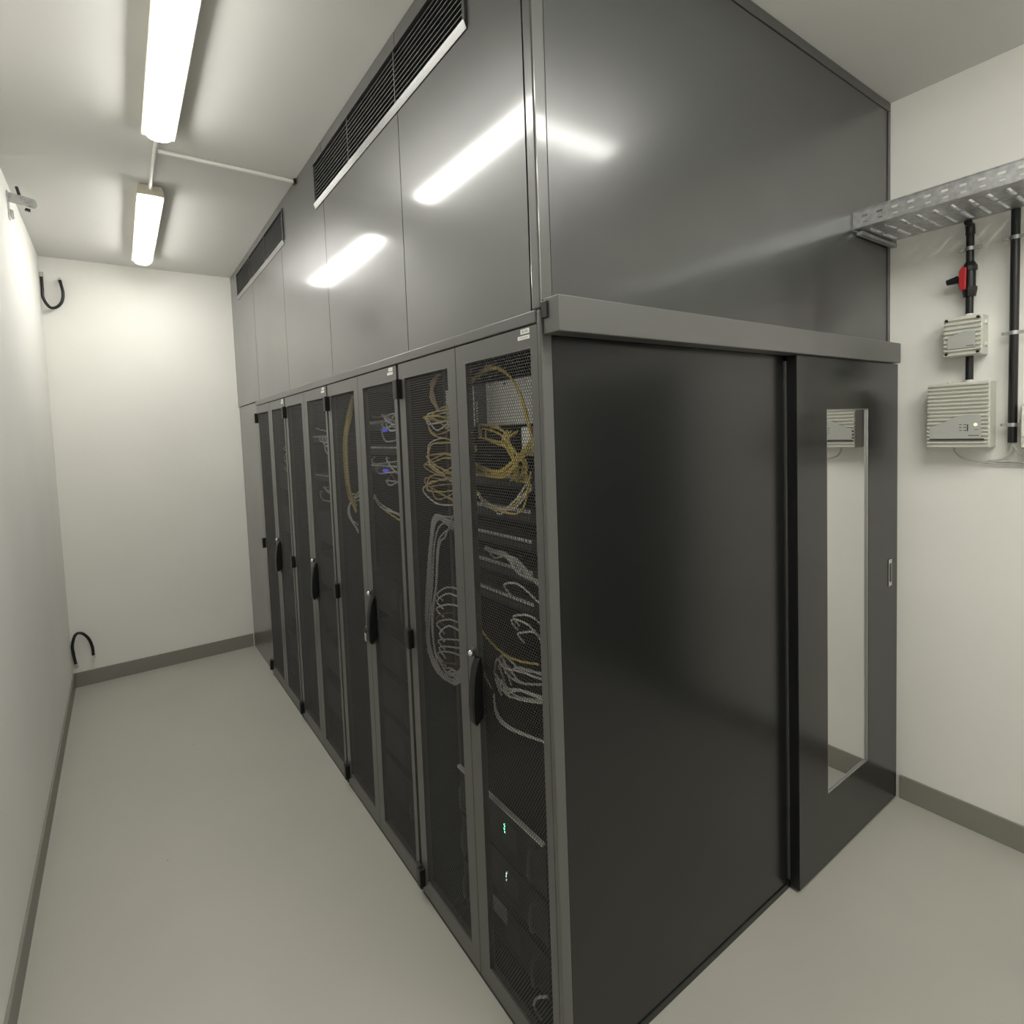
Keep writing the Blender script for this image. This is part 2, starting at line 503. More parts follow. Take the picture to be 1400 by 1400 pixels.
def make_rack():
    t = thing('server_rack', 'x', 'server rack', (0, 0, 0), 'server racks in the row')
    P = 0.03
    # frame: posts and top/bottom rings
    f = MB()
    e = 0.0008
    for y in (e + 0.016, RW - e - P):
        for x in (0.026, 0.95):
            f.box(x, x + 0.045, y, y + P, 0.02, 1.965)
    f.box(0.026, 0.995, e + 0.016, RW - e, 1.965, 1.999)
    f.box(0.026, 0.995, e + 0.016, RW - e, 0.001, 0.02)
    f.build('frame', 'inside_metal', t)
    MB().box(0.071, 0.95, 0.0175, 0.0215, 0.02, 1.965).build('side_panel', 'inside_metal', t)
    MB().box(0.071, 0.95, RW - 0.006, RW - 0.002, 0.02, 1.965).build('side_panel', 'inside_metal', t)
    MB().box(0.990, 0.995, 0.0478, RW - 0.034, 0.021, 1.964).build('rear_panel', 'inside_metal', t)
    for y in (0.138, 0.642):
        r = MB().box(0.105, 0.125, y - 0.0, y + 0.018, 0.021, 1.964)
        r.box(0.105, 0.108, y - 0.012 if y > 0.4 else y + 0.018, y if y > 0.4 else y + 0.03, 0.021, 1.964) if False else None
        r.build('mounting_rail', 'mesh_metal', t)
    MB().box(0.002, 0.026, 0.017, RW - 0.001, 0.001, 0.014).build('plinth', 'inside_metal', t)
    for side in (0, 1):
        if side == 0: o0, o1, p0, p1 = 0.0165, 0.3962, 0.043, 0.343
        else: o0, o1, p0, p1 = 0.3992, 0.7935, 0.447, 0.747
        z0, z1, q0, q1 = 0.016, 1.996, 0.080, 1.942
        d = MB()
        d.box(0, 0.022, o0, p0, z0, z1); d.box(0, 0.022, p1, o1, z0, z1)
        d.box(0, 0.022, p0, p1, z0, q0); d.box(0, 0.022, p0, p1, q1, z1)
        do = d.build('door', 'rack_metal', t)
        sh = bpy.data.objects.new('perforated_sheet', MESH_A)
        COL.objects.link(sh); sh.parent = do
        if side == 1: sh.location = (0, 0.404, 0)
        if side == 0:
            # stickers on the top rail of the door
            MB().box(-0.0008, -0.0001, 0.044, 0.079, 1.9805, 1.9925).build('sticker', 'sticker', do)
            MB().box(-0.0008, -0.0001, 0.044, 0.091, 1.967, 1.9765).build('sticker', 'sticker', do)
            pr = MB()
            for a, b_ in ((0.0505, 0.059), (0.0605, 0.0625), (0.066, 0.073)):
                pr.box(-0.0012, -0.0009, a, b_, 1.9835, 1.9895)
            pr.box(-0.0012, -0.0009, 0.05, 0.083, 1.9705, 1.9727)
            pr.build('sticker_print', 'box_plate', do)
            # swing handle
            prof = [(-0.0005, 1.075), (-0.012, 1.072), (-0.024, 1.045), (-0.034, 0.99), (-0.038, 0.93), (-0.036, 0.885), (-0.026, 0.872), (-0.0005, 0.892)]
            MB().prism(prof, 1, 0.318, 0.346).build('swing_handle', 'black_plastic', do, bevel=0.004)
            MB().ball((-0.016, 0.352, 1.083), 0.0105).build('lock_knob', 'chrome', do, smooth=True)
            MB().cyl((-0.0002, 0.362, 0.935), (-0.012, 0.362, 0.935), 0.008, 12).build('lock_cylinder', 'chrome', do, smooth=True)
            MB().box(-0.006, -0.0003, 0.35, 0.374, 0.86, 1.095).build('handle_plate', 'rack_metal', do, bevel=0.002)
        else:
            for z in (1.907, 0.998, 0.083):
                MB().box(-0.024, -0.0005, RW - 0.030, RW - 0.004, z - 0.035, z + 0.035).build('hinge', 'black_plastic', do, bevel=0.003)
                MB().box(-0.014, -0.0005, RW - 0.0035, RW + 0.022, z - 0.032, z + 0.032).build('hinge_leaf', 'mesh_metal', do, bevel=0.002)
    # base strip under the doors
    return t

rack0 = make_rack()
RACKS = []
rl = ['nearest server rack with double mesh doors, patch cables showing behind them',
      'second server rack from the sliding door corner, with a key in its handle',
      'third server rack from the sliding door corner, with dark mesh doors',
      'farthest server rack, beside the plain filler panel at the back']
for k in range(4):
    r = rack0 if k == 0 else copy_tree(rack0)
    r.location = (0, k * RW, 0)
    r['label'] = rl[k]
    RACKS.append(r)

# key hanging from the lock of the second rack
ky = thing('key', 'small silver key hanging from the handle of the second rack', 'key', (-0.016, RW + 0.362, 0.935))
MB().box(-0.014, 0.003, -0.002, 0.002, -0.006, 0.006).build('key_blade', 'chrome', ky)
MB().tube(spline([(-0.014, 0, 0.012), (-0.02, 0, 0.0), (-0.018, 0, -0.02), (-0.014, 0, -0.012)], 6), 0.0014, 6).build('key_ring', 'chrome', ky, smooth=True)
MB().box(-0.022, -0.0185, -0.009, 0.009, -0.055, -0.02).build('key_bow', 'chrome', ky, bevel=0.001)
MB().box(-0.0223, -0.0187, -0.007, 0.007, -0.019, 0.004).build('key_head', 'black_plastic', ky, bevel=0.001)

# ------------------------------------------------------------------ rack contents
EY0, EY1 = 0.160, 0.640           # 19 inch equipment within a rack
def fresh(base_y, z, name, label, cat, group):
    return thing(name, label, cat, (0.103, base_y, z), group)
def patch_panel(k, z, label, ports=24, white=True, mt='port_white', span=None):
    by = k * RW
    t = fresh(by + 0.4, z, 'patch_bay', label, 'patch panel', 'patch panels in the racks')
    a, b_ = EY0 - 0.4, EY1 - 0.4
    MB().box(0.0, 0.002, a, b_, 0, 0.043).build('face_plate', 'black_plastic', t)
    MB().box(0.0022, 0.09, a + 0.02, b_ - 0.02, 0.003, 0.04).build('body', 'inside_metal', t)
    m = MB(); s0, s1 = a + 0.03, b_ - 0.03
    for i in range(ports):
        y = s0 + (s1 - s0) * i / ports
        m.box(-0.0012, -0.0001, y + 0.002, y + (s1 - s0) / ports - 0.002, 0.028, 0.038)
    m.build('port_labels', mt, t)
    m = MB()
    for i in range(ports):
        y = s0 + (s1 - s0) * i / ports
        m.box(-0.0015, -0.0001, y + 0.003, y + (s1 - s0) / ports - 0.003, 0.008, 0.021)
    m.build('ports', 'mesh_metal', t)
    return t
ords = ['topmost', 'second', 'third', 'fourth', 'lowest']
for i, z in enumerate((1.575, 1.478, 1.392, 1.302, 1.21)):
    patch_panel(0, z, '%s patch panel with a row of white port labels in the nearest rack' % ords[i])
for i, z in enumerate((1.77, 1.66, 1.58)):
    patch_panel(1, z, '%s patch panel behind the mesh of the second rack' % ['upper', 'middle', 'lower'][i])
for i, z in enumerate((1.72, 1.50)):
    patch_panel(2, z, '%s patch panel behind the mesh of the third rack' % ['upper', 'lower'][i])

# fibre enclosure
t = thing('fibre_enclosure', 'light grey fibre enclosure with a dark vent at the top of the nearest rack', 'enclosure', (0.103, 0.4, 1.762))
MB().box(0.002, 0.28, -0.22, 0.22, 0.002, 0.126).build('body', 'device_light', t, bevel=0.002)
MB().box(0.0, 0.0018, -0.24, -0.008, 0.0, 0.128).build('front_cover', 'device_light', t)
MB().box(0.0, 0.0018, -0.007, 0.06, 0.0, 0.128).build('vent', 'black_plastic', t)
MB().box(0.0, 0.0018, 0.061, 0.24, 0.0, 0.128).build('blank_cover', 'device_light', t)
m = MB()
for i in range(8): m.box(-0.002, -0.0003, 0.04, 0.05, 0.012 + i * 0.0085, 0.017 + i * 0.0085)
m.build('port_row', 'port_white', t)
for y in (-0.2, -0.11, -0.03):
    MB().cyl((-0.004, y, 0.12), (0.0, y, 0.12), 0.004, 8).build('thumb_screw', 'chrome', t)
# cable side bracket
tag(MB().box(0.085, 0.100, 0.152, 0.20, 1.672, 1.752).build('cable_bracket', 'device_light', bevel=0.002), 'small light grey bracket under the fibre enclosure', 'bracket')

# shelves, power units and servers in the lower part of the racks
def unit(k, z0, z1, name, label, cat, handles=True, led=None, depth=0.6):
    t = fresh(k * RW + 0.4, z0, name, label, cat, 'rack mounted units')
    h = z1 - z0
    MB().box(0.003, depth, -0.222, 0.222, 0.001, h - 0.001).build('chassis', 'inside_metal', t)
    MB().box(-0.012, 0.002, -0.238, 0.238, 0.001, h - 0.001).build('bezel', 'black_plastic', t, bevel=0.003)
    if handles:
        for s in (-1, 1):
            MB().tube(spline([(-0.013, s * 0.19, h * 0.2), (-0.038, s * 0.19, h * 0.25), (-0.038, s * 0.19, h * 0.75), (-0.013, s * 0.19, h * 0.8)], 4), 0.005, 6).build('handle', 'rack_metal', t, smooth=True)
    MB().prism([(-0.10, h * 0.25), (-0.02, h * 0.25), (-0.02, h * 0.6), (-0.06, h * 0.78), (-0.10, h * 0.78)], 0, -0.0145, -0.0125).build('display', 'mesh_metal', t)
    if led:
        for i in range(3):
            MB().box(-0.0145, -0.0125, -0.04, -0.034, h * 0.5 + i * 0.011, h * 0.5 + i * 0.011 + 0.007).build('status_light', led, t)
    return t
unit(0, 0.385, 0.545, 'power_supply_unit', 'black unit with a green status light low in the nearest rack', 'power unit', led='led_green')
unit(0, 0.235, 0.375, 'power_supply_unit', 'black unit below the green lit one in the nearest rack', 'power unit', led='led_white')
unit(0, 0.065, 0.205, 'power_supply_unit', 'lowest black unit in the nearest rack', 'power unit')
tag(MB().box(0.080, 0.094, 0.165, 0.635, 0.548, 0.556).build('rack_shelf', 'device_light', bevel=0.001), 'grey shelf edge above the lower units in the nearest rack', 'shelf')
tag(MB().box(0.0885, 0.0905, 0.37, 0.475, 0.148, 0.203).build('name_plate', 'box_plate'), 'pale plate on the lowest unit in the nearest rack', 'plate')
for k, zs in ((1, (0.10, 0.30, 0.50, 0.70, 0.95)), (2, (0.15, 0.4, 0.65, 0.9, 1.15)), (3, (0.2, 0.5, 0.8, 1.1, 1.4))):
    for i, z in enumerate(zs):
        unit(k, z, z + 0.17, 'server', '%s black server in the %s rack behind its mesh door' % (['bottom', 'second from bottom', 'middle', 'second from top', 'top'][i], ['', 'second', 'third', 'farthest'][k]), 'server', handles=(i % 2 == 0))
# blue plugs in the second rack
for i, (y, z) in enumerate(((1.141, 1.773), (1.150, 1.60))):
    t = thing('plug', '%s bright blue plug behind the second rack door' % ['upper', 'lower'][i], 'plug', (0.085, y + 0.01, z - 0.012))
    MB().box(0.0, 0.016, -0.014, -0.002, 0, 0.013).build('housing', 'blue_plug', t, bevel=0.002)
    MB().box(0.0, 0.016, 0.002, 0.014, 0, 0.013).build('housing', 'blue_plug', t, bevel=0.002)
    MB().box(0.002, 0.014, -0.002, 0.002, 0.003, 0.010).build('bridge', 'black_plastic', t)

# ---- cables
def cable(pts, m, r, label, group, n=9):
    o = MB().tube(spline(pts, n), r, 6).build('patch_cable', m, smooth=True)
    cw = {'cable_yellow': 'yellow', 'cable_orange': 'brown', 'cable_grey': 'grey', 'cable_white': 'whitish', 'cable_red': 'dark red'}[m]
    tag(o, label.replace('COLOUR', cw), 'cable', group)
    return o
J = lambda a: random.uniform(-a, a)
# yellow arc above the fibre enclosure
for i in range(7):
    d = J(0.006)
    cable([(0.095, 0.46 + J(.01), 1.905 + J(.006)), (0.085, 0.40, 1.922 + d), (0.07 + J(.01), 0.30, 1.932 + d), (0.065, 0.225 + d, 1.90 + d), (0.062, 0.172 + d, 1.84), (0.07, 0.152 + d, 1.77), (0.09, 0.14 + J(.006), 1.68 + J(.03))],
          'cable_yellow', 0.0032, 'yellow patch cable arching over the fibre enclosure in the nearest rack', 'yellow cables above the fibre enclosure')
# yellow tangle under the fibre enclosure
for i in range(10):
    y0 = random.uniform(0.25, 0.47); d = J(0.026)
    cable([(0.1, y0, 1.735 + J(.012)), (0.075, y0 - 0.05, 1.742 + d), (0.06 + J(.01), 0.24 + d + J(.02), 1.715 + d), (0.058 + J(.012), 0.19 + d + J(.025), 1.665 + J(.02)), (0.075, 0.195 + J(.03), 1.62 + J(.02)), (0.098, 0.26 + J(.06), 1.605 + J(.012))],
          'cable_yellow', 0.0032, 'yellow patch cable tangled below the fibre enclosure', 'yellow cables below the fibre enclosure')
for i in range(7):
    d = J(0.012)
    cable([(0.1, 0.46 + J(.015), 1.695 + d), (0.075, 0.455 + d, 1.66), (0.06, 0.37 + J(.04), 1.625 + d), (0.058, 0.26 + d, 1.618 + d), (0.06, 0.18 + J(.01), 1.665 + d), (0.09, 0.145, 1.70 + J(.03))],
          'cable_yellow', 0.003, 'yellow patch cable looping in front of the upper patch panels', 'yellow loops by the upper patch panels')
for i in range(5):
    cable([(0.1, 0.45 + J(.03), 1.545 + J(.01)), (0.07, 0.36 + J(.03), 1.535 + J(.02)), (0.06, 0.28, 1.51 + J(.012)), (0.065, 0.2 + J(.02), 1.535 + J(.015)), (0.08, 0.155, 1.60 + J(.03))],
          'cable_yellow' if i % 2 else 'cable_white', 0.003, 'thin COLOUR cable crossing between the second and third patch panels', 'cables between the patch panels')
cable([(0.1, 0.47, 1.145), (0.075, 0.44, 1.117), (0.065, 0.33, 1.083), (0.065, 0.24, 1.078), (0.08, 0.15, 1.09)], 'cable_yellow', 0.0034,
      'single long yellow cable sagging below the patch panels of the nearest rack', None)
for i in range(6):
    cable([(0.1, 0.42 + J(.02), 1.375 + J(.006)), (0.075, 0.34, 1.372 + J(.012)), (0.06, 0.26 + J(.01), 1.385 + J(.012)), (0.06, 0.2, 1.36 + J(.02)), (0.085, 0.14, 1.31 + J(.02))],
          'cable_grey', 0.0032, 'grey patch cable bunched between the third and fourth patch panels', 'grey cables between patch panels')
for i, (y, z) in enumerate(((0.30, 1.29), (0.27, 1.19), (0.24, 1.16), (0.26, 1.205))):
    cable([(0.1, y, z - 0.04), (0.075, y - 0.005, z - 0.008), (0.065, y - 0.04, z + 0.01), (0.07, y - 0.09, z + 0.005 + J(.02)), (0.09, 0.14, z - 0.03 + J(.03))],
          'cable_white', 0.0032, 'pale cable curling right below the patch panels', 'pale cables right of the patch panels')
for i in range(9):
    z = 1.0 + J(0.06)
    cable([(0.1, 0.36 + J(.06), z - 0.06), (0.075, 0.335 + J(.03), z + 0.005), (0.065, 0.28 + J(.02), z + J(.02)), (0.065, 0.22, z + 0.01 + J(.02)), (0.085, 0.14, z + 0.01)],
          random.choice(['cable_grey', 'cable_white']), 0.0034, 'COLOUR cable in the loose loops beside the swing handle', 'loose grey loops by the handle')
for i in range(3):
    cable([(0.1, 0.41, 0.9 - 0.01 * i), (0.075, 0.36, 0.87 - 0.008 * i), (0.065, 0.28, 0.858 + J(.006)), (0.085, 0.14, 0.862 + J(.01))],
          'cable_white', 0.0034, 'pale cable sagging low across the nearest rack', 'low sagging cables')
for i in range(4):
    cable([(0.1, 0.47 + J(.01), 1.12), (0.07, 0.465 + J(.012), 1.06), (0.07, 0.44 + J(.02), 1.0), (0.09, 0.41 + J(.02), 0.92)],
          'cable_grey' if i % 2 else 'cable_red', 0.0034, 'thin COLOUR cable dropping behind the first swing handle', 'cables dropping behind the handle')
cable([(0.06, 0.14, 0.13), (0.05, 0.175, 0.10), (0.05, 0.19, 0.06), (0.06, 0.17, 0.03)], 'cable_white', 0.004, 'small pale cable loop at the bottom corner of the nearest rack', None)
# left half of nearest rack (second door): side loops
for (zc, n) in ((1.80, 6), (1.66, 6), (1.57, 5)):
    for i in range(n):
        d = J(0.03); e = J(0.02); w = random.uniform(0.01, 0.05); q = random.uniform(0.68, 0.735)
        cable([(0.1, 0.60 + J(.02), zc + w + d), (0.085, 0.645, zc + w + d + J(.012)), (0.062, q, zc + w * .6 + e + d), (0.056, q + J(.015), zc - w * .6 + e), (0.07, 0.66 + J(.015), zc - w - .01 + e + J(.02)), (0.1, 0.60, zc - w - 0.02 + J(.03))],
              random.choice(['cable_yellow', 'cable_yellow', 'cable_orange', 'cable_orange', 'cable_white']), 0.0027, 'COLOUR side loop of cable behind the second mesh door', 'yellow side loops behind the second mesh door')
for i in range(8):
    cable([(0.09, 0.66 + J(.02), 1.95), (0.075, 0.68 + J(.02), 1.92), (0.07, 0.675 + J(.02), 1.87), (0.075, 0.655 + J(.006), 1.83)],
          'cable_orange', 0.003, 'brownish cable of the bundle at the top of the second mesh door', 'brown bundle at the top of the second mesh door')
for i in range(12):
    d = J(0.036)
    cable([(0.1, 0.61 + J(.02), 1.43 + J(.03)), (0.07, 0.66 + d, 1.42 + d), (0.06, 0.69 + d, 1.35), (0.055, 0.712 + d + J(.012), 1.2), (0.05, 0.735 + d * .8, 1.08 + J(.03)), (0.05, 0.735 + d * .8 + J(.012), 0.97), (0.06, 0.70 + d, 0.90 + J(.02)), (0.08, 0.64, 0.88 + J(.03)), (0.1, 0.6, 0.90 + J(.04))],
          'cable_grey', 0.0033, 'grey cable in the long hanging bundle behind the second mesh door', 'grey hanging bundle behind the second mesh door')
for i in range(10):
    z = 1.18 - i * 0.03
    cable([(0.1, 0.59, z + 0.02), (0.075, 0.64, z + 0.025 + J(.01)), (0.06, 0.69 + J(.012), z + J(.01)), (0.07, 0.665, z - 0.03)],
          random.choice(['cable_grey', 'cable_white', 'cable_grey', 'cable_red']), 0.0032, 'short looping COLOUR cable feeding the grey hanging bundle', 'short loops feeding the grey bundle')
# second rack
for i in range(14):
    z = random.choice((1.83, 1.80, 1.76, 1.70, 1.65, 1.60, 1.56))
    y = RW + random.uniform(0.30, 0.5)
    cable([(0.1, y, z), (0.075, y - 0.03, z - 0.005 + J(.01)), (0.06, y - 0.10, z - 0.02 + J(.02)), (0.07, RW + 0.19, z - 0.03 + J(.03)), (0.09, RW + 0.14, z - 0.02)],
          random.choice(['cable_white', 'cable_grey', 'cable_white', 'cable_grey', 'cable_red']), 0.0034, 'COLOUR cable across the patch panels of the second rack', 'pale cables in the second rack')
for i in range(4):
    cable([(0.1, RW + 0.52 + J(.02), 1.47 + J(.02)), (0.07, RW + 0.44, 1.478 + J(.01)), (0.06, RW + 0.34, 1.44 + J(.02)), (0.08, RW + 0.15, 1.40 + J(.02))],
          'cable_yellow' if i == 0 else 'cable_white', 0.0034, 'slanting COLOUR cable under the patch panels of the second rack', 'slanting cables in the second rack')
for i in range(16):
    d = J(0.028)
    cable([(0.09, RW + 0.70 + d * .4, 1.94), (0.075, RW + 0.71 + d, 1.86 + J(.02)), (0.055, RW + 0.735 + d * 1.1, 1.74), (0.052, RW + 0.74 + d * 1.1, 1.6), (0.06, RW + 0.735 + d, 1.48 + J(.02)), (0.075, RW + 0.71 + d, 1.42 + J(.05))],
          random.choice(['cable_yellow', 'cable_orange', 'cable_yellow']), 0.0034, 'COLOUR cable in the upright tan bundle behind the fourth mesh door', 'tan upright bundle in the second rack')
for i in range(5):
    cable([(0.09, RW + 0.68, 1.46 + J(.03)), (0.06, RW + 0.73 + J(.02), 1.42), (0.06, RW + 0.74 + J(.02), 1.36), (0.08, RW + 0.69, 1.33 + J(.05))],
          'cable_white', 0.0032, 'pale loop at the foot of the tan bundle', 'pale loops under the tan bundle')
# third rack
for i in range(8):
    z = random.choice((1.80, 1.74, 1.70, 1.47, 1.44))
    y = 2 * RW + random.uniform(0.32, 0.5)
    cable([(0.1, y, z), (0.07, y - 0.05, z + J(.01)), (0.06, y - 0.12, z - 0.02 + J(.02)), (0.08, 2 * RW + 0.15, z - 0.03)],
          'cable_white', 0.0034, 'pale cable behind the fifth mesh door', 'pale cables in the third rack')
for i in range(4):
    cable([(0.1, 3 * RW + 0.45, 1.7 - i * .05), (0.07, 3 * RW + 0.38, 1.69 - i * .05 + J(.02)), (0.07, 3 * RW + 0.25, 1.67 - i * .05), (0.09, 3 * RW + 0.15, 1.66 - i * .05)],
          'cable_white', 0.0034, 'pale cable inside the farthest rack', 'pale cables in the farthest rack')

# ------------------------------------------------------------------ cable tray on the right wall
tr = thing('cable_tray', 'perforated galvanised cable tray running along the right wall into the dark panel', 'cable tray', (1.81, 0, 2.49))
tx0, tx1, tz0, tz1 = 1.645 - 1.81, 1.975 - 1.81, 0.004, 0.066
ty0, ty1 = REAR + 0.01, -0.002
def rail_mesh(x):
    m = MB(); th = 0.0015; pitch = 0.05
    # horizontal bands and posts leave two rows of slots
    bands = [(tz0, tz0 + 0.014), (tz0 + 0.019, tz0 + 0.036), (tz0 + 0.045, tz1)]
    for a, b_ in bands: m.box(x, x + th, ty0, ty1, a, b_)
    y = ty1; i = 0
    while y > ty0 + 0.03:
        m.box(x, x + th, y - 0.030, y, tz0 + 0.036, tz0 + 0.045)
        m.box(x, x + th, y - 0.030 - 0.004, y, tz0 + 0.014, tz0 + 0.019)
        y -= pitch
    # rolled top edge
    m.box(x - 0.003, x + 0.004, ty0, ty1, tz1, tz1 + 0.004)
    return m
rail_mesh(tx0).build('side_rail', 'galvanised', tr)
rail_mesh(tx1 - 0.0015).build('side_rail', 'galvanised', tr)
m = MB()
for a, b_ in ((tx0 + 0.0016, tx0 + 0.05), (tx0 + 0.15, tx0 + 0.17), (tx1 - 0.035, tx1 - 0.0016)):
    m.box(a, b_, ty0, ty1, tz0 - 0.0015, tz0)
y = ty1
while y > ty0 + 0.05:
    for a, b_ in ((tx0 + 0.05, tx0 + 0.15), (tx0 + 0.17, tx1 - 0.035)):
        m.box(a, b_, y - 0.041, y, tz0 - 0.0015, tz0)
        m.prism([(y - 0.041, tz0 - 0.0016), (y - 0.038, tz0 - 0.006), (y - 0.035, tz0 - 0.0016)], 0, a + 0.01, b_ - 0.01)
    y -= 0.05
m.build('tray_floor', 'galvanised', tr)
for yy in (-0.012, -1.1, -2.1):
    bk = MB().box(tx0 + 0.03, D - 1.81 - 0.0015, yy - 0.012, yy + 0.008, -0.016, tz0 - 0.0075)
    bk.box(D - 1.81 - 0.006, D - 1.81 - 0.0015, yy - 0.012, yy + 0.008, -0.016, 0.09)
    bk.build('wall_bracket', 'galvanised', tr)

# ------------------------------------------------------------------ pipes, valve and detectors on the right wall
PX = D - 0.036
def ribs_box(name, label, cat, yc, z0, z1, wy, depth, nrib, plate_poly):
    t = thing(name, label, cat, (D - 0.0005, yc, z0))
    h = z1 - z0
    xf = -depth
    MB().box(xf, 0, -wy / 2, wy / 2, 0, h).build('housing', 'box_grey', t, bevel=0.004)
    m = MB()
    p = h / nrib
    for i in range(nrib):
        za = p * i + p * 0.22
        m.prism([(xf + 0.0005, za), (xf - 0.0085, za + p * 0.02), (xf - 0.0085, za + p * 0.36), (xf + 0.0005, za + p * 0.5)], 1, -wy / 2 + 0.002, wy / 2 - 0.002)
    m.build('ribbed_cover', 'box_grey', t)
    MB().prism(plate_poly, 0, xf - 0.0092, xf - 0.001).build('label_plate', 'box_plate', t, bevel=0.0006)
    return t, xf, h
# small upper box
BA = ribs_box('sampling_filter_box', 'small ribbed grey box on the right wall below the red valve', 'box', -0.269, 1.967, 2.122, 0.118, 0.078, 9,
              [(-0.04, 0.03), (0.044, 0.03), (0.044, 0.078), (-0.005, 0.095), (-0.04, 0.095)])
for sy in (-1, 1):
    for sz in (0.011, 0.144):
        MB().cyl((BA[1] - 0.0092, sy * 0.048, sz), (BA[1] - 0.0005, sy * 0.048, sz), 0.0055, 10).build('cover_screw', 'black_plastic', BA[0])
MB().box(BA[1] - 0.0096, BA[1] - 0.0093, -0.036, -0.014, 0.036, 0.0385).build('print_mark', 'print_dark', BA[0])
for sz in (0.04, 0.125):
    MB().cyl((-0.04, -0.0592, sz), (-0.04, -0.066, sz), 0.009, 12).build('side_boss', 'white_plastic', BA[0], smooth=True)
MB().cyl((-0.036, -0.009, 0.1552), (-0.036, -0.009, 0.166), 0.0135, 14).build('pipe_socket', 'white_plastic', BA[0], smooth=True)
# larger lower box
BBx = ribs_box('smoke_detector', 'large ribbed grey smoke detector box with a lit indicator on the right wall', 'detector', -0.257, 1.604, 1.864, 0.194, 0.082, 17,
               [(-0.074, 0.039), (0.086, 0.039), (0.086, 0.088), (0.060, 0.094), (0.0, 0.126), (-0.03, 0.131), (-0.074, 0.131)])
t, xf, h = BBx
MB().box(xf - 0.0090, xf - 0.001, -0.083, 0.086, 0.0305, 0.0375).build('slot', 'print_dark', t)
m = MB()
for i in range(3):
    for j in range(2):
        m.box(xf - 0.0096, xf - 0.0093, -0.008 - 0.014 * j - 0.008, -0.008 - 0.014 * j, 0.068 + 0.0115 * i, 0.0705 + 0.0115 * i)
m.box(xf - 0.0096, xf - 0.0093, -0.036, -0.032, 0.066, 0.093)
m.box(xf - 0.0096, xf - 0.0093, -0.068, -0.036, 0.048, 0.0505)
m.box(xf - 0.0096, xf - 0.0093, -0.068, -0.054, 0.071, 0.0728)
m.build('print_marks', 'print_dark', t)
MB().box(xf - 0.0096, xf - 0.0093, 0.03, 0.074, 0.0485, 0.0498).build('print_line', 'box_grey', t)
MB().cyl((xf - 0.0105, -0.058, 0.0915), (xf - 0.0093, -0.058, 0.0915), 0.005, 12).build('indicator_light', 'led_amber', t)
MB().cyl((-0.036, -0.024, 0.2602), (-0.036, -0.024, 0.269), 0.0135, 14).build('pipe_socket', 'white_plastic', t, smooth=True)
for yy in (0.025, 0.04):
    MB().cyl((-0.036, yy, 0.2602), (-0.036, yy, 0.266), 0.006, 10).build('gland', 'white_plastic', t, smooth=True)
# box at the picture's right edge
t3 = thing('detector_box', 'pale box half cut off at the right edge beside the long black pipe', 'box', (D - 0.0005, -0.51, 1.60))
MB().box(-0.07, 0, -0.07, 0.074, 0, 0.165).build('housing', 'box_grey', t3, bevel=0.006)
MB().box(-0.0755, -0.0705, -0.066, 0.07, 0.045, 0.16).build('cover', 'white_plastic', t3, bevel=0.002)
MB().box(-0.0755, -0.0705, -0.066, 0.07, 0.005, 0.042).build('terminal_cover', 'box_grey', t3, bevel=0.002)
MB().cyl((-0.035, 0.05, 0.1655), (-0.035, 0.05, 0.18), 0.01, 12).build('gland', 'white_plastic', t3, smooth=True)

# black pipe with elbow
pp = MB()
yP = -0.2785
pts = [(PX, yP, 2.335), (PX, yP, 2.455)]
for i in range(1, 7):
    a = math.pi / 2 * i / 6
    pts.append((PX - 0.03 * (1 - math.cos(a)), yP, 2.455 + 0.028 * math.sin(a)))
p1 = pp.tube(pts, 0.0125, 14).build('pipe', 'pvc_black', smooth=True)
tag(p1, 'short black pipe with an elbow above the red valve', 'pipe')
MB().tube([(PX, yP, 2.44), (PX, yP, 2.462), (PX - 0.008, yP, 2.477)], 0.0152, 14).build('elbow', 'pvc_black', p1, smooth=True)
p2 = MB().cyl((PX, yP, 2.1335), (PX, yP, 2.2), 0.0125, 14).build('pipe', 'pvc_black', smooth=True)
tag(p2, 'stub of black pipe between the valve and the small grey box', 'pipe')
p3 = MB().cyl((PX, -0.2805, 1.8735), (PX, -0.2805, 1.9665), 0.0125, 14).build('pipe', 'pvc_black', smooth=True)
tag(p3, 'short black pipe joining the two grey boxes', 'pipe')
yQ = -0.4085
p4 = MB().cyl((PX, yQ, 1.622), (PX, yQ, 2.492), 0.0135, 14).build('pipe', 'pvc_black', smooth=True)
tag(p4, 'long vertical black pipe right of the grey boxes', 'pipe')
# valve
v = thing('ball_valve', 'black ball valve with a red lever above the small grey box', 'valve', (PX, yP, 2.2005))
MB().cyl((0, 0, 0.022), (0, 0, 0.112), 0.0185, 18).build('body', 'pvc_black', v, smooth=True)
MB().cyl((0, 0, 0), (0, 0, 0.024), 0.0195, 12, 0.0235).build('union_nut', 'pvc_black', v)
MB().cyl((0, 0, 0.024), (0, 0, 0.036), 0.0235, 12).build('union_nut', 'pvc_black', v)
MB().cyl((0, 0, 0.100), (0, 0, 0.116), 0.0235, 12).build('union_nut', 'pvc_black', v)
MB().cyl((0, 0, 0.116), (0, 0, 0.134), 0.0235, 12, 0.015).build('union_nut', 'pvc_black', v)
MB().cyl((-0.004, 0.014, 0.07), (-0.004, 0.034, 0.07), 0.013, 14).build('stem', 'pvc_black', v, smooth=True)
MB().cyl((-0.02, 0.031, 0.07), (-0.02, 0.066, 0.066), 0.016, 14, 0.011).build('knob', 'pvc_black', v, smooth=True)
MB().prism([(0.004, 0.026), (0.022, 0.024), (0.026, 0.05), (0.025, 0.10), (0.016, 0.117), (0.003, 0.11)], 0, -0.034, -0.0238).build('lever', 'valve_red', v, bevel=0.003)
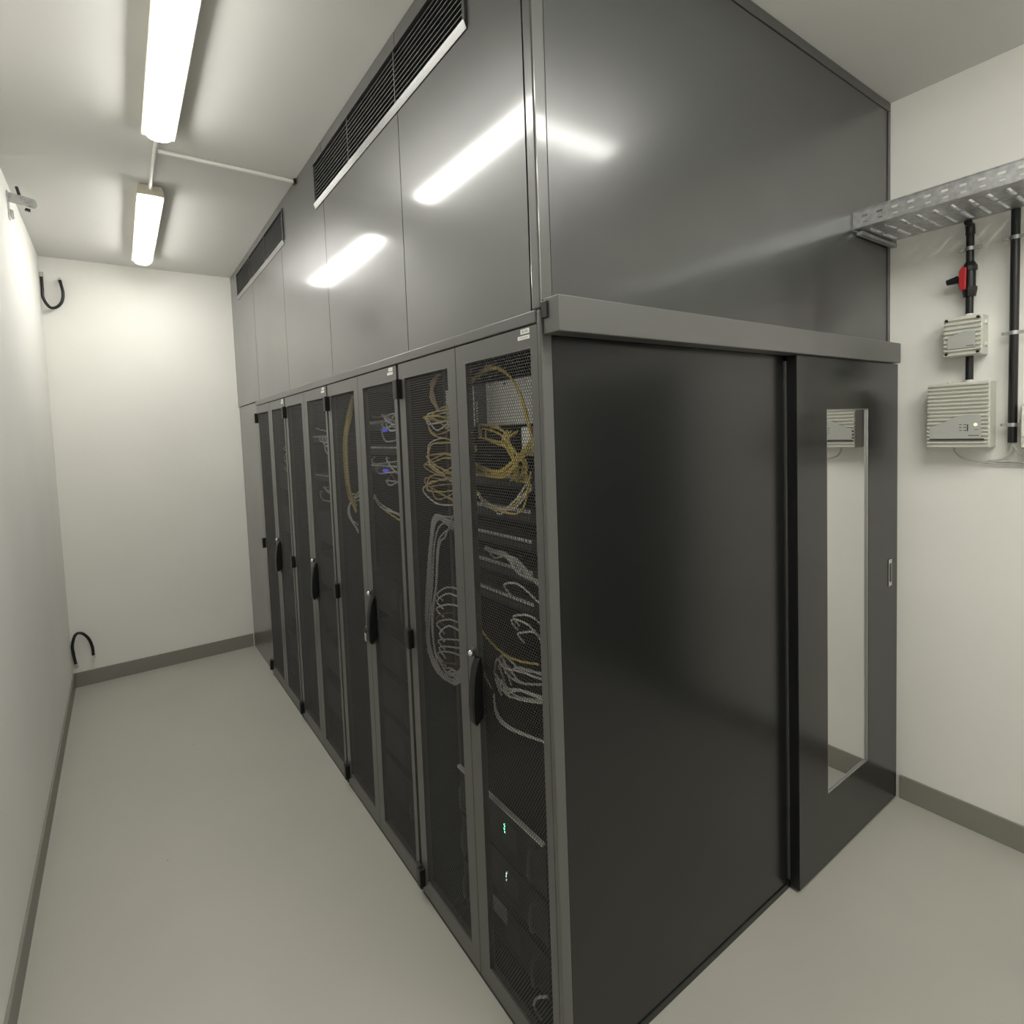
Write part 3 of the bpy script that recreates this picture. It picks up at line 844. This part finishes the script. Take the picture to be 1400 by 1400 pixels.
# pipe clamps
def clamp(y, z, label):
    t = thing('pipe_clamp', label, 'clamp', (PX, y, z), 'metal pipe clamps')
    MB().cyl((0, 0, -0.007), (0, 0, 0.007), 0.0158, 16).build('ring', 'galvanised', t, smooth=True)
    for s in (-1, 1):
        MB().box(-0.005, 0.004, s * 0.025 - 0.010, s * 0.025 + 0.010, -0.006, 0.006).build('ear', 'galvanised', t, bevel=0.001)
        MB().cyl((-0.009, s * 0.028, 0), (-0.005, s * 0.028, 0), 0.005, 6).build('screw', 'chrome', t)
    MB().cyl((0.0145, 0, 0), (0.0355, 0, 0), 0.004, 8).build('stud', 'galvanised', t)
clamp(yP, 2.386, 'pipe clamp above the red valve')
clamp(yQ, 2.389, 'uppermost clamp on the long black pipe')
clamp(yQ, 2.037, 'middle clamp on the long black pipe')
clamp(yQ, 1.69, 'lowest clamp on the long black pipe')
# thin white cables under the detector
def wire(pts, m, r, label):
    tag(MB().tube(spline(pts, 10), r, 7).build('wire', m, smooth=True), label, 'wire')
wire([(D - 0.04, -0.237, 1.603), (D - 0.038, -0.24, 1.585), (D - 0.03, -0.26, 1.562), (D - 0.02, -0.30, 1.548), (D - 0.012, -0.345, 1.54), (D - 0.012, -0.45, 1.535)], 'cable_grey', 0.0035, 'grey wire drooping from underneath the smoke detector')
wire([(PX, yQ, 1.621), (PX + 0.005, yQ + 0.002, 1.60), (D - 0.02, -0.395, 1.575), (D - 0.012, -0.37, 1.557), (D - 0.01, -0.335, 1.553)], 'cable_white', 0.0038, 'white wire curving left out of the long black pipe')
wire([(PX - 0.004, yQ - 0.003, 1.621), (PX, yQ - 0.008, 1.60), (D - 0.02, -0.43, 1.575), (D - 0.012, -0.47, 1.552), (D - 0.01, -0.52, 1.548)], 'cable_white', 0.0038, 'white wire curving right out of the long black pipe')
wire([(D - 0.006, -0.325, 1.5465), (D - 0.006, -0.40, 1.5475), (D - 0.006, -0.47, 1.543)], 'cable_white', 0.0035, 'straight white wire lying against the wall under the black pipe')

# ------------------------------------------------------------------ hoses and bracket at the left
def hose(label, pts, e0, e1):
    t = thing('flexible_hose', label, 'hose', pts[0], 'black looped hoses in the back corner')
    o = Vector(pts[0])
    rel = [Vector(p) - o for p in pts]
    MB().tube(spline(rel, 10), 0.0098, 10).build('hose_body', 'pvc_black', t, smooth=True)
    for e in (e0, e1):
        a, b_ = Vector(e[0]) - o, Vector(e[1]) - o
        MB().cyl(a, b_, 0.0125, 12).build('end_fitting', 'chrome', t, smooth=True)
yb = L
hose('black U-shaped hose hanging high in the back left corner',
     [(-1.218, yb - 0.035, 2.94), (-1.218, yb - 0.045, 2.86), (-1.216, yb - 0.05, 2.79), (-1.185, yb - 0.05, 2.733), (-1.149, yb - 0.05, 2.735), (-1.116, yb - 0.05, 2.775), (-1.105, yb - 0.048, 2.84), (-1.117, yb - 0.035, 2.925)],
     ((-1.218, yb - 0.035, 2.938), (-1.218, yb - 0.03, 2.972)), ((-1.117, yb - 0.036, 2.922), (-1.121, yb - 0.0015, 2.945)))
hose('black arched hose standing low in the back left corner above the skirting',
     [(-1.209, yb - 0.035, 0.185), (-1.216, yb - 0.045, 0.26), (-1.218, yb - 0.05, 0.33), (-1.196, yb - 0.05, 0.40), (-1.161, yb - 0.05, 0.405), (-1.124, yb - 0.05, 0.36), (-1.104, yb - 0.048, 0.29), (-1.102, yb - 0.035, 0.225)],
     ((-1.209, yb - 0.035, 0.188), (-1.206, yb - 0.03, 0.155)), ((-1.102, yb - 0.036, 0.228), (-1.100, yb - 0.0015, 0.205)))
br = thing('wall_bracket', 'small grey steel bracket with a black knob high on the left wall', 'bracket', (-W, 2.6, 2.95))
MB().box(0.0005, 0.006, -0.02, 0.02, -0.05, 0.085).build('wall_plate', 'galvanised', br, bevel=0.001)
MB().prism([(0.006, 0.035), (0.105, 0.018), (0.118, 0.03), (0.112, 0.062), (0.075, 0.072), (0.006, 0.082)], 1, -0.004, 0.004).build('arm', 'galvanised', br, bevel=0.001)
MB().cyl((0.048, -0.005, 0.075), (0.04, -0.012, 0.112), 0.007, 10).build('knob', 'black_plastic', br, smooth=True)
MB().cyl((0.075, -0.02, 0.045), (0.075, -0.0045, 0.045), 0.008, 8).build('bolt', 'chrome', br, smooth=True)
MB().prism([(0.064, 0.004), (0.086, 0.0), (0.088, 0.012), (0.07, 0.016)], 1, -0.008, 0.008).build('spring_clip', 'black_plastic', br)
MB().prism([(0.006, 0.0), (0.02, -0.005), (0.022, -0.045), (0.012, -0.05), (0.006, -0.03)], 1, -0.003, 0.003).build('hook', 'galvanised', br)
